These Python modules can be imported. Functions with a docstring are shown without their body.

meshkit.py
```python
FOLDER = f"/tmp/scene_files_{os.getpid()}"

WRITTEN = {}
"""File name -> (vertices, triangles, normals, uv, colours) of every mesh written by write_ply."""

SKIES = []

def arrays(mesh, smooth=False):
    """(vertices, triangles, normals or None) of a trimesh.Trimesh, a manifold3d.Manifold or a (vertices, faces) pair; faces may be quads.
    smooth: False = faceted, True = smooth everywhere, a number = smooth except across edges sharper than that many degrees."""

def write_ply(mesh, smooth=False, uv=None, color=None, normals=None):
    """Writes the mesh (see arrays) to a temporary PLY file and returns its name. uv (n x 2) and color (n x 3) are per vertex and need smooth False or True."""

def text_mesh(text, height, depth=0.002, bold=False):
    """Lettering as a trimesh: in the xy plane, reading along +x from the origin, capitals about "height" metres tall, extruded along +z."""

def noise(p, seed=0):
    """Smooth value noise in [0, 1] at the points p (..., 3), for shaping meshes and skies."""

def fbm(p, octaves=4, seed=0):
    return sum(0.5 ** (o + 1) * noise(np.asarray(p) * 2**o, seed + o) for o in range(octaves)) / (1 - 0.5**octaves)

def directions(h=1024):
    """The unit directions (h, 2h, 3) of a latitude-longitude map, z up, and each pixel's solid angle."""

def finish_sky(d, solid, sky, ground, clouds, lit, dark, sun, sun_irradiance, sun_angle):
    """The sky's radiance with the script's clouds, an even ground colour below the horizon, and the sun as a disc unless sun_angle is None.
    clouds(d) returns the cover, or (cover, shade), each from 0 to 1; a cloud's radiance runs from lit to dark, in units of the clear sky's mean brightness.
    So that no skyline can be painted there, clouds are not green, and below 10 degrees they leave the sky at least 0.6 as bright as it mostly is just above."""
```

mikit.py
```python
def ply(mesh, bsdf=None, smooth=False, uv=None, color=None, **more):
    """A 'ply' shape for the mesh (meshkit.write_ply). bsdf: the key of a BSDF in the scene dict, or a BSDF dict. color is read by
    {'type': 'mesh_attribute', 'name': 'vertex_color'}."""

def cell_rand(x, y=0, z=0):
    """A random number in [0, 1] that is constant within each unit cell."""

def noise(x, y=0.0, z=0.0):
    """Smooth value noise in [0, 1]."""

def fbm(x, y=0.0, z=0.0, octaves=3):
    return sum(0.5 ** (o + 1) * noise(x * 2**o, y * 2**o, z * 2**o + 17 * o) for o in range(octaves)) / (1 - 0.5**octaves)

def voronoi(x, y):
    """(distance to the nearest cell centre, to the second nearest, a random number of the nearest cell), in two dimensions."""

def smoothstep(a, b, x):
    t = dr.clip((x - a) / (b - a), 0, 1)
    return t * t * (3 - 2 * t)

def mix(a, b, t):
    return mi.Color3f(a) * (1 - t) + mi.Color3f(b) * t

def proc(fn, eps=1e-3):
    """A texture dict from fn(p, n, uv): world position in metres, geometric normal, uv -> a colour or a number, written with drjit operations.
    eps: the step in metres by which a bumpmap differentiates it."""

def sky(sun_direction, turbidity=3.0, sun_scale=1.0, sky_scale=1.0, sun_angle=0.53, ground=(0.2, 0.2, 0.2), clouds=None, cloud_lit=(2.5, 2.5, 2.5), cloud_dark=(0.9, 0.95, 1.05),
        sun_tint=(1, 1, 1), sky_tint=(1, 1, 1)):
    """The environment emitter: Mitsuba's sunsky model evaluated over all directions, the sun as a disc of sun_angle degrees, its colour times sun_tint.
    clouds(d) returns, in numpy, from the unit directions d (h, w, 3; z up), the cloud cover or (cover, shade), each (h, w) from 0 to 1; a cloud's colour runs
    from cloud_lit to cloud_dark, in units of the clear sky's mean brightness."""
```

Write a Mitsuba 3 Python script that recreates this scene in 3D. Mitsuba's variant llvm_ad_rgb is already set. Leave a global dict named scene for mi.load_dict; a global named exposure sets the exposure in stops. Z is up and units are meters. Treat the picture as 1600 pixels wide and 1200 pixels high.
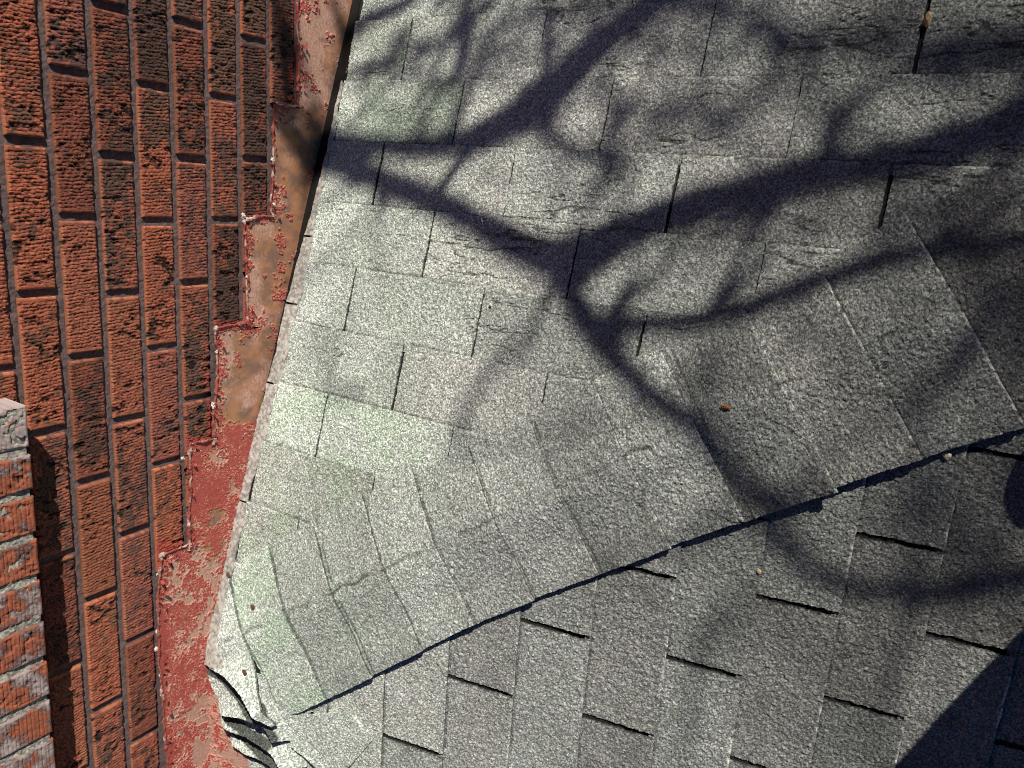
import math, random
import numpy as np, trimesh, mitsuba as mi, drjit as dr, mikit, meshkit, shapely
import manifold3d as m3
from scipy.spatial import Delaunay, cKDTree
from mikit import noise as dnoise, fbm as dfbm, voronoi, smoothstep, mix

# ------------------------------------------------------------------ camera, light, exposure
# World: x = out from the brick wall (wall face at x = 0), y = along the wall, z = up.  Metres.
scene, labels = {}, {}
exposure = 2.4
CAM = np.array([1.18498888, -0.23235957, 0.60783934])
FWD = np.array([-0.49345, -0.23923, -0.83623])
DOWN = np.array([0.186143, -0.968201, 0.167144])
RIGHT = np.array([0.849622, 0.073181, -0.522290])
scene['camera'] = {'type': 'perspective', 'fov': 2 * math.degrees(math.atan(800 / 1200)), 'fov_axis': 'x', 'near_clip': 0.02, 'far_clip': 3000.0,
                   'to_world': mi.ScalarTransform4f().look_at(CAM.tolist(), (CAM + FWD).tolist(), (-DOWN).tolist())}
SUN = np.array([0.395, 0.805, 0.442]); SUN /= np.linalg.norm(SUN)
scene['sky'] = mikit.sky(SUN.tolist(), turbidity=2.2, sun_scale=1.0, sky_scale=0.16, sun_tint=(.81, 1.0, 1.29), sky_tint=(.16, .88, 1.65), ground=(0.06, 0.06, 0.05))

# ------------------------------------------------------------------ helpers
rng = np.random.default_rng(7)
N3 = meshkit.noise
def key(name):
    if name not in scene and name not in labels: return name
    k = 1
    while f'{name}_{k:03d}' in scene or f'{name}_{k:03d}' in labels: k += 1
    return f'{name}_{k:03d}'
def put(name, mesh, bsdf, parent=None, smooth=False, uv=None, label=None):
    k = key(name if parent is None else parent + '__' + name)
    scene[k] = mikit.ply(mesh, bsdf, smooth=smooth, uv=uv)
    if label: labels[k] = {'label': label}
    return k
def thing(name, label, cat, group=None, kind=None):
    k = key(name); labels[k] = {'label': label, 'category': cat}
    if group: labels[k]['group'] = group
    if kind: labels[k]['kind'] = kind
    return k
def tag(k, label, cat=None, group=None, kind=None):
    labels[k] = {'label': label}
    if cat: labels[k]['category'] = cat
    if group: labels[k]['group'] = group
    if kind: labels[k]['kind'] = kind
    return k
def sst(a, b, x):
    t = np.clip((x - a) / (b - a), 0, 1); return t * t * (3 - 2 * t)
def n2(a, b, s, seed=0):
    return N3(np.stack([np.asarray(a) / s, np.asarray(b) / s, np.zeros_like(a) + 0.37], -1), seed)
def f2(a, b, s, seed=0, o=3):
    return meshkit.fbm(np.stack([np.asarray(a) / s, np.asarray(b) / s, np.zeros_like(a) + 0.37], -1), o, seed)
def grid_faces(n, m):
    i, j = np.meshgrid(np.arange(n - 1), np.arange(m - 1), indexing='ij'); a = i * m + j
    return np.stack([a, a + m, a + m + 1, a + 1], -1).reshape(-1, 4)
def quads(f): return np.vstack([f[:, [0, 1, 2]], f[:, [0, 2, 3]]])
def skirted(top, n, m, drop):
    """Triangles of an n x m grid of points with its rim dropped by the vector(s) drop: a closed-looking thick sheet."""
    f = grid_faces(n, m)
    ring = np.concatenate([np.arange(m), np.arange(1, n) * m + m - 1, (n - 1) * m + np.arange(m - 2, -1, -1), np.arange(n - 2, 0, -1) * m])
    d = np.broadcast_to(drop, top.shape)
    low = top[ring] + d[ring]
    base, k = len(top), len(ring); i = np.arange(k); j = (i + 1) % k
    # the rim has vertices of its own, so that the cut edge can be dark asphalt
    s = np.stack([base + i, base + j, base + k + j, base + k + i], 1)
    return np.vstack([top, top[ring], low]), np.vstack([quads(f), quads(s)]), np.r_[ring, ring]
def plate(poly, step, to3d, hfun, thick, ufun=None, edge_step=None):
    """A sheet over a polygon (a, b): vertices on a jittered grid, lifted by hfun, rim dropped by thick. Returns mesh, uv-u of each vertex."""
    P = shapely.Polygon(poly)
    if not P.is_valid: P = P.buffer(0)
    if P.geom_type != 'Polygon': P = max(P.geoms, key=lambda g: g.area)
    ext = P.exterior
    nb = max(12, int(ext.length / (edge_step or step)))
    bp = np.array([ext.interpolate(t, normalized=True).coords[0] for t in np.arange(nb) / nb])
    x0, y0, x1, y1 = P.bounds
    gx, gy = np.meshgrid(np.arange(x0, x1, step), np.arange(y0, y1, step))
    g = np.stack([gx.ravel(), gy.ravel()], 1) + rng.uniform(-.25, .25, (gx.size, 2)) * step
    inner = P.buffer(-0.55 * step)
    g = g[shapely.contains_xy(inner, g[:, 0], g[:, 1])] if not inner.is_empty else g[:0]
    pts = np.vstack([bp, g]); tri = Delaunay(pts).simplices
    c = pts[tri].mean(1); tri = tri[shapely.contains_xy(P, c[:, 0], c[:, 1])]
    ab = pts[tri]; cr = np.cross(ab[:, 1] - ab[:, 0], ab[:, 2] - ab[:, 0]); tri[cr < 0] = tri[cr < 0][:, ::-1]
    h = hfun(pts[:, 0], pts[:, 1])
    top = to3d(pts[:, 0], pts[:, 1], h); low = to3d(bp[:, 0], bp[:, 1], h[:nb] - thick)
    i = np.arange(nb); j = (i + 1) % nb; area = 0.5 * np.sum(bp[:, 0] * np.roll(bp[:, 1], -1) - bp[:, 1] * np.roll(bp[:, 0], -1))
    s = np.stack([i, len(pts) + i, len(pts) + j, j], 1)
    if area < 0: s = s[:, ::-1]
    u = np.zeros(len(pts)) if ufun is None else ufun(pts[:, 0], pts[:, 1])
    return (np.vstack([top, low]), np.vstack([tri, quads(s)])), np.concatenate([u, u[:nb]])
def box(c, s, R=None):
    b = trimesh.creation.box(s)
    if R is not None: b.vertices = b.vertices @ np.asarray(R).T
    b.apply_translation(c); return b
def tube(P, r, sides=8, wob=0.0, seed=0):
    P = np.asarray(P, float); r = np.broadcast_to(np.asarray(r, float), (len(P),))
    t = np.gradient(P, axis=0); t /= np.linalg.norm(t, axis=1, keepdims=True) + 1e-12
    ref = np.array([0.21, 0.13, 0.97]); a = np.cross(t, ref); a /= np.linalg.norm(a, axis=1, keepdims=True); b = np.cross(t, a)
    g = np.random.default_rng(seed); ang = np.arange(sides) * 2 * np.pi / sides
    rr = r[:, None] * (1 + wob * g.uniform(-1, 1, (len(P), sides)))
    v = P[:, None] + rr[..., None] * (np.cos(ang)[None, :, None] * a[:, None] + np.sin(ang)[None, :, None] * b[:, None])
    i, j = np.meshgrid(np.arange(len(P) - 1), np.arange(sides), indexing='ij'); k = (j + 1) % sides
    f = np.stack([i * sides + j, i * sides + k, (i + 1) * sides + k, (i + 1) * sides + j], -1).reshape(-1, 4)
    v = np.vstack([v.reshape(-1, 3), P[:1], P[-1:]]); n = len(P) * sides
    q = np.arange(sides); w = (q + 1) % sides
    caps = np.vstack([np.stack([np.full(sides, n), w, q], 1), np.stack([np.full(sides, n + 1), n - sides + q, n - sides + w], 1)])
    return trimesh.Trimesh(v, np.vstack([quads(f), caps]), process=False)
def resample(P, step):
    P = np.asarray(P, float); s = np.r_[0, np.cumsum(np.linalg.norm(np.diff(P[:, :3], axis=0), axis=1))]
    t = np.linspace(0, s[-1], max(2, int(s[-1] / step) + 1))
    return np.stack([np.interp(t, s, P[:, k]) for k in range(P.shape[1])], 1)
def smooth_line(P, step, it=3):
    P = resample(P, step)
    for _ in range(it): P[1:-1] = 0.25 * P[:-2] + 0.5 * P[1:-1] + 0.25 * P[2:]
    return P
def blob(c, r, seed, sub=2, amp=0.35, squash=(1, 1, 1)):
    m = trimesh.creation.icosphere(subdivisions=sub); d = m.vertices * (1 + amp * (N3(m.vertices * 1.7 + seed * 3.1, seed) - .5)[:, None] * 2)
    m.vertices = d * r * np.asarray(squash) + np.asarray(c); return m

# ------------------------------------------------------------------ materials
def two(d): return {'type': 'twosided', 'bsdf': d}
def mat(name, fn, rough=0.9, spec=0.2, bump=None, eps=1e-3, rough_fn=None, **more):
    b = {'type': 'principled', 'base_color': mikit.proc(fn), 'roughness': mikit.proc(rough_fn) if rough_fn else rough, 'specular': spec, **more}
    if bump: b = {'type': 'bumpmap', 'arbitrary': mikit.proc(bump, eps), 'scale': 1.0, 'bsdf': b}
    scene[name] = two(b)
C = mi.Color3f
GRAN = 0.0019
def granule_color(p, n, uv):
    # uv.x: 0..1 grime, crack or painted shade, +2 when algae has greened the piece; uv.y: tone of the piece
    green = smoothstep(1.2, 1.8, uv.x); dirt_shade = uv.x - 2 * smoothstep(1.4, 1.6, uv.x)
    d1, d2, r = voronoi(p.x / GRAN + p.z * 40, p.y / GRAN)
    r2 = mikit.cell_rand(r * 7919.0, r * 104729.0, 5)
    val = dr.select(r < .26, .105 + .08 * r2, dr.select(r < .62, .17 + .12 * r2, dr.select(r < .92, .30 + .14 * r2, 45e-2 + .12 * r2)))
    tint = mix(C(.94, .985, 1.04), C(.99, .985, 1.01), r2)
    tint = dr.select(r2 > .86, C(.90, 1.0, .86), tint)
    tint = mix(tint, C(.82, 1.02, .83), (.32 + .44 * green) * smoothstep(.66, .25, p.x) * (.40 + .60 * smoothstep(.3, .65, dfbm(p.x * 16, p.y * 16, 2.0, octaves=3))) * (.35 + 1.1 * mikit.cell_rand(r * 991.0, r2 * 77.0, 8)))
    blot = .80 + .40 * dfbm(p.x * 9, p.y * 9, 1.0, octaves=3)
    lime_or_light = 1.84 - 1.24 * smoothstep(-.05, 1.25, p.x + .14 * dnoise(p.x * 5, p.y * 5, 3.0))  # uneven brightness of the lit roof put into the colour: paler by the wall
    worn = smoothstep(1.05, 1.9, uv.y); tone = dr.minimum(uv.y, 1.0)
    tint = mix(tint, tint * C(1.025, .985, .995), smoothstep(.55, .75, mikit.cell_rand(tone * 9973.0, 3.0, 1.0)))
    return mix(tint * (val * blot * lime_or_light * (.70 + .60 * tone)) * (1 - .84 * dr.clip(dirt_shade, 0, 1)), C(.52, .51, .49) * (.6 + .8 * r2), .85 * worn)
mat('granules', granule_color, rough=.85, spec=.25)
def under_color(p, n, uv):
    return C(.020, .020, .021) * (.6 + .8 * dnoise(p.x * 500, p.y * 500, p.z * 500))
mat('underlay', under_color, rough=.9, spec=.15)
def brick_color(p, n, uv):
    # uv.x: height over the face 0..1, +2 where red paint has run on to it; uv.y: random of the brick
    paint = smoothstep(1.2, 1.7, uv.x); h = uv.x - 2 * smoothstep(1.4, 1.6, uv.x)
    s = uv.y
    a = .6 * dfbm(p.y * 22, p.z * 30, 57.0, octaves=4) + .4 * dfbm(p.y * 130, p.z * 110, 7.0, octaves=2)
    fine = dfbm(p.y * 420, p.z * 260, s * 13, octaves=2)
    red = mix(C(.320, .098, .062), C(.140, .050, .040), dr.clip(fine * 1.6 - .3, 0, 1))
    red = mix(red, C(.38, .14, .078), dr.maximum(smoothstep(.62 - .1 * (1 - s), .80, a), .60 * smoothstep(.12, .0, s)))
    soot = mix(C(.034, .027, .026), C(.085, .055, .048), fine)
    sm = smoothstep(.72 - .30 * (1 - s), .50 - .30 * (1 - s), 1 - a) * smoothstep(.2, .7, fine + .35)
    col = mix(red, soot, .88 * sm * smoothstep(.08, .35, s + .1))
    col = mix(C(.018, .012, .011), col, smoothstep(.05, .78, h))
    pnt = mix(C(.32, .062, .053), C(.19, .042, .038), fine)
    return mix(col, pnt, paint)
BRICKS = [('brick', C(1, 1, 1)), ('brick_dark', C(.74, .74, .76)), ('brick_orange', C(1.14, 1.08, 1.0)), ('brick_purple', C(.96, .98, 1.08))]
for nm_, ton_ in BRICKS: mat(nm_, lambda p, n, uv, ton_=ton_: brick_color(p, n, uv) * ton_, rough=.92, spec=.15)
def sill_color(p, n, uv):
    h, s = uv.x, uv.y
    a = dfbm(p.y * 40 + s * 31, p.z * 40, s * 57, octaves=4); fine = dfbm(p.y * 500, p.z * 260, s * 13, octaves=2)
    red = mix(C(.36, .105, .06), C(.19, .065, .045), fine)
    lime_or_light = mix(C(.40, .33, .34), C(.22, .165, .18), fine)
    col = mix(red, C(.075, .05, .052), .85 * smoothstep(.50 - .2 * s, .62 - .2 * s, a))
    col = mix(col, lime_or_light, smoothstep(.74 - .42 * s, .98 - .42 * s, a + .30 * fine))
    return mix(C(.03, .02, .018), col, smoothstep(.0, .5, h))
mat('sill_brick', sill_color, rough=.92, spec=.15)
def mortar_color(p, n, uv):
    f = dfbm(p.y * 160, p.z * 160, p.x * 160, octaves=3)
    return mix(C(.175, .118, .122), C(.072, .054, .058), f)
mat('mortar', mortar_color, rough=.95, spec=.1, bump=lambda p, n, uv: .0012 * dfbm(p.y * 260, p.z * 260, p.x * 260, octaves=2), eps=6e-4)
def pale_mortar_color(p, n, uv):
    f = dfbm(p.y * 260, p.z * 260, p.x * 260, octaves=3)
    return mix(C(.44, .41, .36), C(.17, .16, .16), smoothstep(.28, .68, f))
mat('pale_mortar', pale_mortar_color, rough=.95, spec=.1)
def flash_color(p, n, uv):
    # uv.x: 0 bare metal .. 1 paint; uv.y: how rusty the piece is
    f = dfbm(p.y * 240, p.z * 240, 3.1, octaves=3); g = .75 * dfbm(p.y * 30, p.z * 24, 19.0, octaves=2) + .25 * f; g2 = dfbm(p.y * 55, p.z * 38, 5.0, octaves=3)
    d1, d2, r = voronoi(p.y * 130 + 2.2 * f, p.z * 130)
    tan = mix(C(.53, .32, .27), C(.37, .20, .16), f); tan = mix(tan, C(.20, .095, .06), smoothstep(.13, .02, d2 - d1) * .75)
    rust = mix(C(.36, .165, .095), C(.19, .105, .080), smoothstep(.25, .75, g2)); rust = mix(rust, C(.33, .15, .06), smoothstep(.62, .8, dfbm(p.y * 90, p.z * 90, 8.0)))
    metal = mix(tan, rust, smoothstep(.66 - .5 * uv.y, .96 - .5 * uv.y, g))
    red = mix(C(.41, .078, .064), C(.25, .047, .040), f)
    return mix(metal, red, smoothstep(.35, .65, uv.x))
mat('flashing_paint', flash_color, rough=.62, spec=.4)
def caulk_color(p, n, uv):
    f = dfbm(p.y * 300, p.z * 300, p.x * 300, octaves=2); g = dnoise(p.y * 70, p.z * 70, 4.0)
    return mix(C(.46, .33, .31), C(.26, .065, .055), smoothstep(.26, .52, .6 * g + .4 * f))
mat('caulk', caulk_color, rough=.7, spec=.3)
mat('white_caulk', lambda p, n, uv: mix(C(.72, .67, .64), C(.45, .38, .35), dfbm(p.y * 400, p.z * 400, p.x * 400)), rough=.6, spec=.3)
def sealant_color(p, n, uv):
    f = dfbm(p.x * 200, p.y * 200, 1.0, octaves=3)
    return mix(C(.46, .43, .42), C(.25, .225, .22), smoothstep(.3, .75, f))
mat('sealant', sealant_color, rough=.8, spec=.2, bump=lambda p, n, uv: .0015 * dfbm(p.x * 160, p.y * 160, p.z * 160), eps=8e-4)
mat('tar', lambda p, n, uv: C(.010, .009, .009) * (.7 + .6 * dnoise(p.x * 300, p.y * 300, p.z * 300)), rough=.8, spec=.2)
mat('bark', lambda p, n, uv: mix(C(.13, .10, .08), C(.06, .048, .04), dfbm(p.x * 30, p.y * 30, p.z * 9)), rough=.95, spec=.1)
mat('soil', lambda p, n, uv: mix(C(.05, .07, .025), C(.09, .075, .05), dfbm(p.x * 2, p.y * 2, 1.0, octaves=4)), rough=.95, spec=.1)
mat('leaf_brown', lambda p, n, uv: mix(C(.42, .15, .05), C(.20, .07, .03), dnoise(p.x * 500, p.y * 500)), rough=.7)
mat('shell_tan', lambda p, n, uv: mix(C(.62, .46, .25), C(.35, .24, .12), dnoise(p.x * 400, p.y * 400)), rough=.5)
mat('chip_white', lambda p, n, uv: mix(C(.75, .72, .55), C(.5, .46, .34), dnoise(p.x * 400, p.y * 400)), rough=.6)
mat('rust', lambda p, n, uv: mix(C(.20, .10, .07), C(.09, .05, .04), dnoise(p.x * 500, p.y * 500)), rough=.8)
mat('dark_cloth', lambda p, n, uv: C(.03, .035, .05) * (.8 + .4 * dnoise(p.x * 600, p.y * 600, p.z * 600)), rough=.9, sheen=.3)
mat('denim', lambda p, n, uv: mix(C(.03, .045, .09), C(.05, .07, .12), dnoise(p.x * 700, p.y * 700, p.z * 700)), rough=.9)
mat('skin', lambda p, n, uv: mix(C(.45, .26, .19), C(.38, .20, .14), dnoise(p.x * 60, p.y * 60, p.z * 60)), rough=.5)
mat('hair', lambda p, n, uv: C(.03, .02, .015) * (.6 + .8 * dnoise(p.x * 300, p.y * 300, p.z * 40)), rough=.6)
mat('black_plastic', lambda p, n, uv: C(.015, .015, .017) * (.9 + .2 * dnoise(p.x * 90, p.y * 90, p.z * 90)), rough=.35, spec=.5)
mat('rubber', lambda p, n, uv: C(.02, .018, .016) * (.8 + .4 * dnoise(p.x * 200, p.y * 200, p.z * 200)), rough=.8)
mat('frame_paint', lambda p, n, uv: C(.62, .60, .55) * (.9 + .2 * dfbm(p.x * 40, p.y * 40, p.z * 40)), rough=.5)
scene['pane_glass'] = {'type': 'thindielectric'}

# ------------------------------------------------------------------ the two roof slopes
# slope A falls along the wall (towards +y), slope B falls away from the wall (towards +x); they meet in a hip
NA = np.array([0, .29817, 1.0]); NA /= np.linalg.norm(NA)
NB = np.array([.2142, 0, 1.0]); NB /= np.linalg.norm(NB)
HIP0, HIP1 = -1.1692, .71843                       # hip in plan: y = HIP0 + HIP1 x
def onA(x, y, h=0.0): return np.stack([x, y, -.61387 - .29817 * y], -1) + np.asarray(h)[..., None] * NA
def onB(x, y, h=0.0): return np.stack([x, y, -.26524 - .21421 * x + 0 * y], -1) + np.asarray(h)[..., None] * NB
UH = np.array([1, HIP1, -.21421]); UH /= np.linalg.norm(UH)
TA = np.cross(NA, UH); TB = np.cross(UH, NB)
OH = np.array([0, HIP0, -.26524])
G = .0017
def gran_h(x, y, n, amp=1.0):
    g = np.random.default_rng(int(abs(float(np.sum(x[:1]))) * 1e5) % 99991 + n)
    return amp * ((.0016 + .0012 * sst(.1, 1.0, x)) * (n2(x, y, .0046, 1) - .5) + .0021 * (n2(x, y, .0027, 4) - .5) + .0008 * g.uniform(-.5, .5, x.shape)) + .0018 * (f2(x, y, .06, 3) - .5)
def cracks(x, y, ax, ay, seed, lo):
    v = f2(x * ax, y * ay, .10, seed, 4)
    m = np.exp(-((v - .5) / .006) ** 2) * sst(lo, lo + .12, n2(x, y, .11, seed + 5))
    v2 = f2(x * ax * 1.3 + 3, y * ay * 1.3, .10, seed + 9, 4)
    return np.clip(m + np.exp(-((v2 - .48) / .005) ** 2) * sst(lo + .06, lo + .16, n2(x, y, .09, seed + 17)), 0, 1)

roof = thing('shingle_roof', 'weathered grey three tab shingle roof with a capped hip between two slopes, against the brick wall', 'roof')
E_A, E_B = .1172, .118
XW = 3.2                                            # how far the roof goes out
def field(name, P, label=None):
    put(name, P, 'granules', roof)
# sheets under the shingles: dark underlay near the camera, plain granule field further off
def sheet(poly, to3d, off, m, name):
    p = np.array(poly, float); f = np.array([[0, i, i + 1] for i in range(1, len(p) - 1)])
    put(name, (to3d(p[:, 0], p[:, 1], np.full(len(p), off)), f), m, roof, uv=np.tile([[0.1, .5]], (len(p), 1)))
sheet([(.005, HIP0), (XW, HIP0 + HIP1 * XW), (XW, 2.6), (.005, 2.6)], onA, -.0016, 'underlay', 'underlay')
sheet([(.005, HIP0), (.005, -3.2), (XW, -3.2), (XW, HIP0 + HIP1 * XW)], onB, -.0016, 'underlay', 'underlay')
sheet([(1.78, HIP0 + HIP1 * 1.78), (XW, HIP0 + HIP1 * XW), (XW, .62), (1.78, .62)], onA, .002, 'granules', 'outer_field')
sheet([(.02, .62), (XW, .62), (XW, 2.6), (.02, 2.6)], onA, .002, 'granules', 'outer_field')
sheet([(.02, -1.86), (.02, -3.2), (1.72, -3.2), (1.72, -1.86)], onB, .002, 'granules', 'outer_field')
sheet([(1.72, -3.2), (XW, -3.2), (XW, HIP0 + HIP1 * XW), (1.72, HIP0 + HIP1 * 1.72)], onB, .002, 'granules', 'outer_field')

def tab_uv(u, seed, worn=0.0): return np.stack([u, np.full(len(u), seed) + worn], 1)
def rim_u(u, ring, dark): return np.r_[u, np.maximum(u[ring], dark)]
def worn_edge(a, c, d, lo):
    return 1.5 * np.exp(-(d / .0034) ** 2) * sst(lo, lo + .22, n2(a, np.full_like(a, c), .05, 15)) * sst(.3, .6, n2(a, np.full_like(a, c), .006, 16))
def tabA(xa, xb, yl, tone, green, fine, wear):
    step = G if fine else .045
    hy = lambda x: HIP0 + HIP1 * x + .03
    xb = min(xb, (yl - .025 - HIP0 - .03) / HIP1)
    if xb - xa < .012: return
    nx = max(2, int((xb - xa) / step) + 1); x = np.linspace(xa, xb, nx)
    L = np.minimum(E_A * 1.12, yl - hy(x)); ny = max(2, int(L.max() / step) + 1)
    s = np.linspace(1, 0, ny)
    X = np.repeat(x, ny); d = (L[:, None] * s[None]).ravel(); Y = yl - d
    edge = .0016 * (n2(X, np.full_like(X, yl), .012, 11) - .5) + .0010 * (n2(X, np.full_like(X, yl), .0035, 12) - .5)
    Y = Y + edge * np.exp(-d / .006) if fine else Y
    if fine:
        jx = .0030 * (n2(Y, np.full_like(Y, xa), .018, 17) - .5) + .0022 * (n2(Y, np.full_like(Y, xa), .0045, 18) - .5)
        X = X + jx * np.exp(-(X - xa) / .006); jx = .0030 * (n2(Y, np.full_like(Y, xb), .018, 19) - .5) + .0022 * (n2(Y, np.full_like(Y, xb), .0045, 20) - .5)
        X = X + jx * np.exp(-(xb - X) / .006)
    h = .0046 - .0040 * d / E_A
    u = np.zeros(len(X))
    if fine:
        c = cracks(X, Y, .38, 2.3, 31, wear); h = h + gran_h(X, Y, 5) - .0012 * c; u = .9 * c
        lip = np.exp(-((X - xa) / .02) ** 2) + np.exp(-((X - xb) / .02) ** 2)          # corners curl a little
        h = h + .0016 * lip * np.exp(-d / .03) * n2(X * 0 + xa, Y * 0 + yl, .01, 40)
        u = np.maximum(u, .35 * sst(.55, .8, f2(X, Y, .03, 44)) * sst(.35, .9, X))
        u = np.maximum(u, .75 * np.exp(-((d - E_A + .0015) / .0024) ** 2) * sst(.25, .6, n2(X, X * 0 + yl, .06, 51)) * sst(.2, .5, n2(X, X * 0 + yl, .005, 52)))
    v, f, ring = skirted(onA(X, Y, h), nx, ny, -.0036 * NA)
    wn = worn_edge(X, yl, d, .48) if fine else 0 * X
    u = rim_u(u, ring, .85) + (2 if green else 0)
    put('shingle', (v, f), 'granules', roof, uv=tab_uv(u, tone, np.r_[wn, wn[ring] * 0]))
def tabB(ya, yb, xl, tone, green, fine, gap=.118, x0=.2):
    step = G if fine else .045
    hx = lambda y: (y - HIP0) / HIP1 + .035
    yb = min(yb, HIP0 + HIP1 * (xl - .045))
    if yb - ya < .012: return
    ny = max(2, int((yb - ya) / step) + 1); y = np.linspace(ya, yb, ny)
    L = np.minimum(gap + .010, xl - np.maximum(hx(y), x0)); nx = max(2, int(L.max() / step) + 1)
    s = np.linspace(1, 0, nx)
    Y = np.tile(y, nx); d = (s[:, None] * L[None]).ravel(); X = xl - d
    if fine:
        X = X + (.0020 * (n2(Y, np.full_like(Y, xl), .014, 13) - .5) + .0012 * (n2(Y, np.full_like(Y, xl), .0035, 14) - .5)) * np.exp(-d / .006)
    if fine:
        for e_, q_ in ((ya, 1), (yb, -1)):
            Y = Y + (.0034 * (n2(X, np.full_like(X, e_), .018, 27) - .5) + .0026 * (n2(X, np.full_like(X, e_), .0045, 28) - .5)) * np.exp(-np.abs(Y - e_) / .006)
    h = .0056 - .0048 * d / E_B
    u = np.zeros(len(X))
    if fine:
        c = cracks(X, Y, 1.2, .8, 61, .74); h = h + gran_h(X, Y, 9, 1.15) - .0010 * c; u = .8 * c
        u = np.maximum(u, .30 * sst(.55, .8, f2(X, Y, .03, 48)))
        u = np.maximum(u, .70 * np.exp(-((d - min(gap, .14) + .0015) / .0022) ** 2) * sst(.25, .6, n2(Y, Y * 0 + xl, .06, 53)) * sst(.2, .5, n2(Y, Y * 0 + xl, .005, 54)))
    wn = worn_edge(Y, xl, d, .62 - .2 * xl) if fine else 0 * X
    v, f, ring = skirted(onB(X, Y, h), nx, ny, -.0040 * NB)
    u = rim_u(u, ring, .85) + (2 if green else 0)
    put('shingle', (v, f), 'granules', roof, uv=tab_uv(u, tone, np.r_[wn, wn[ring] * 0]))

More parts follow.
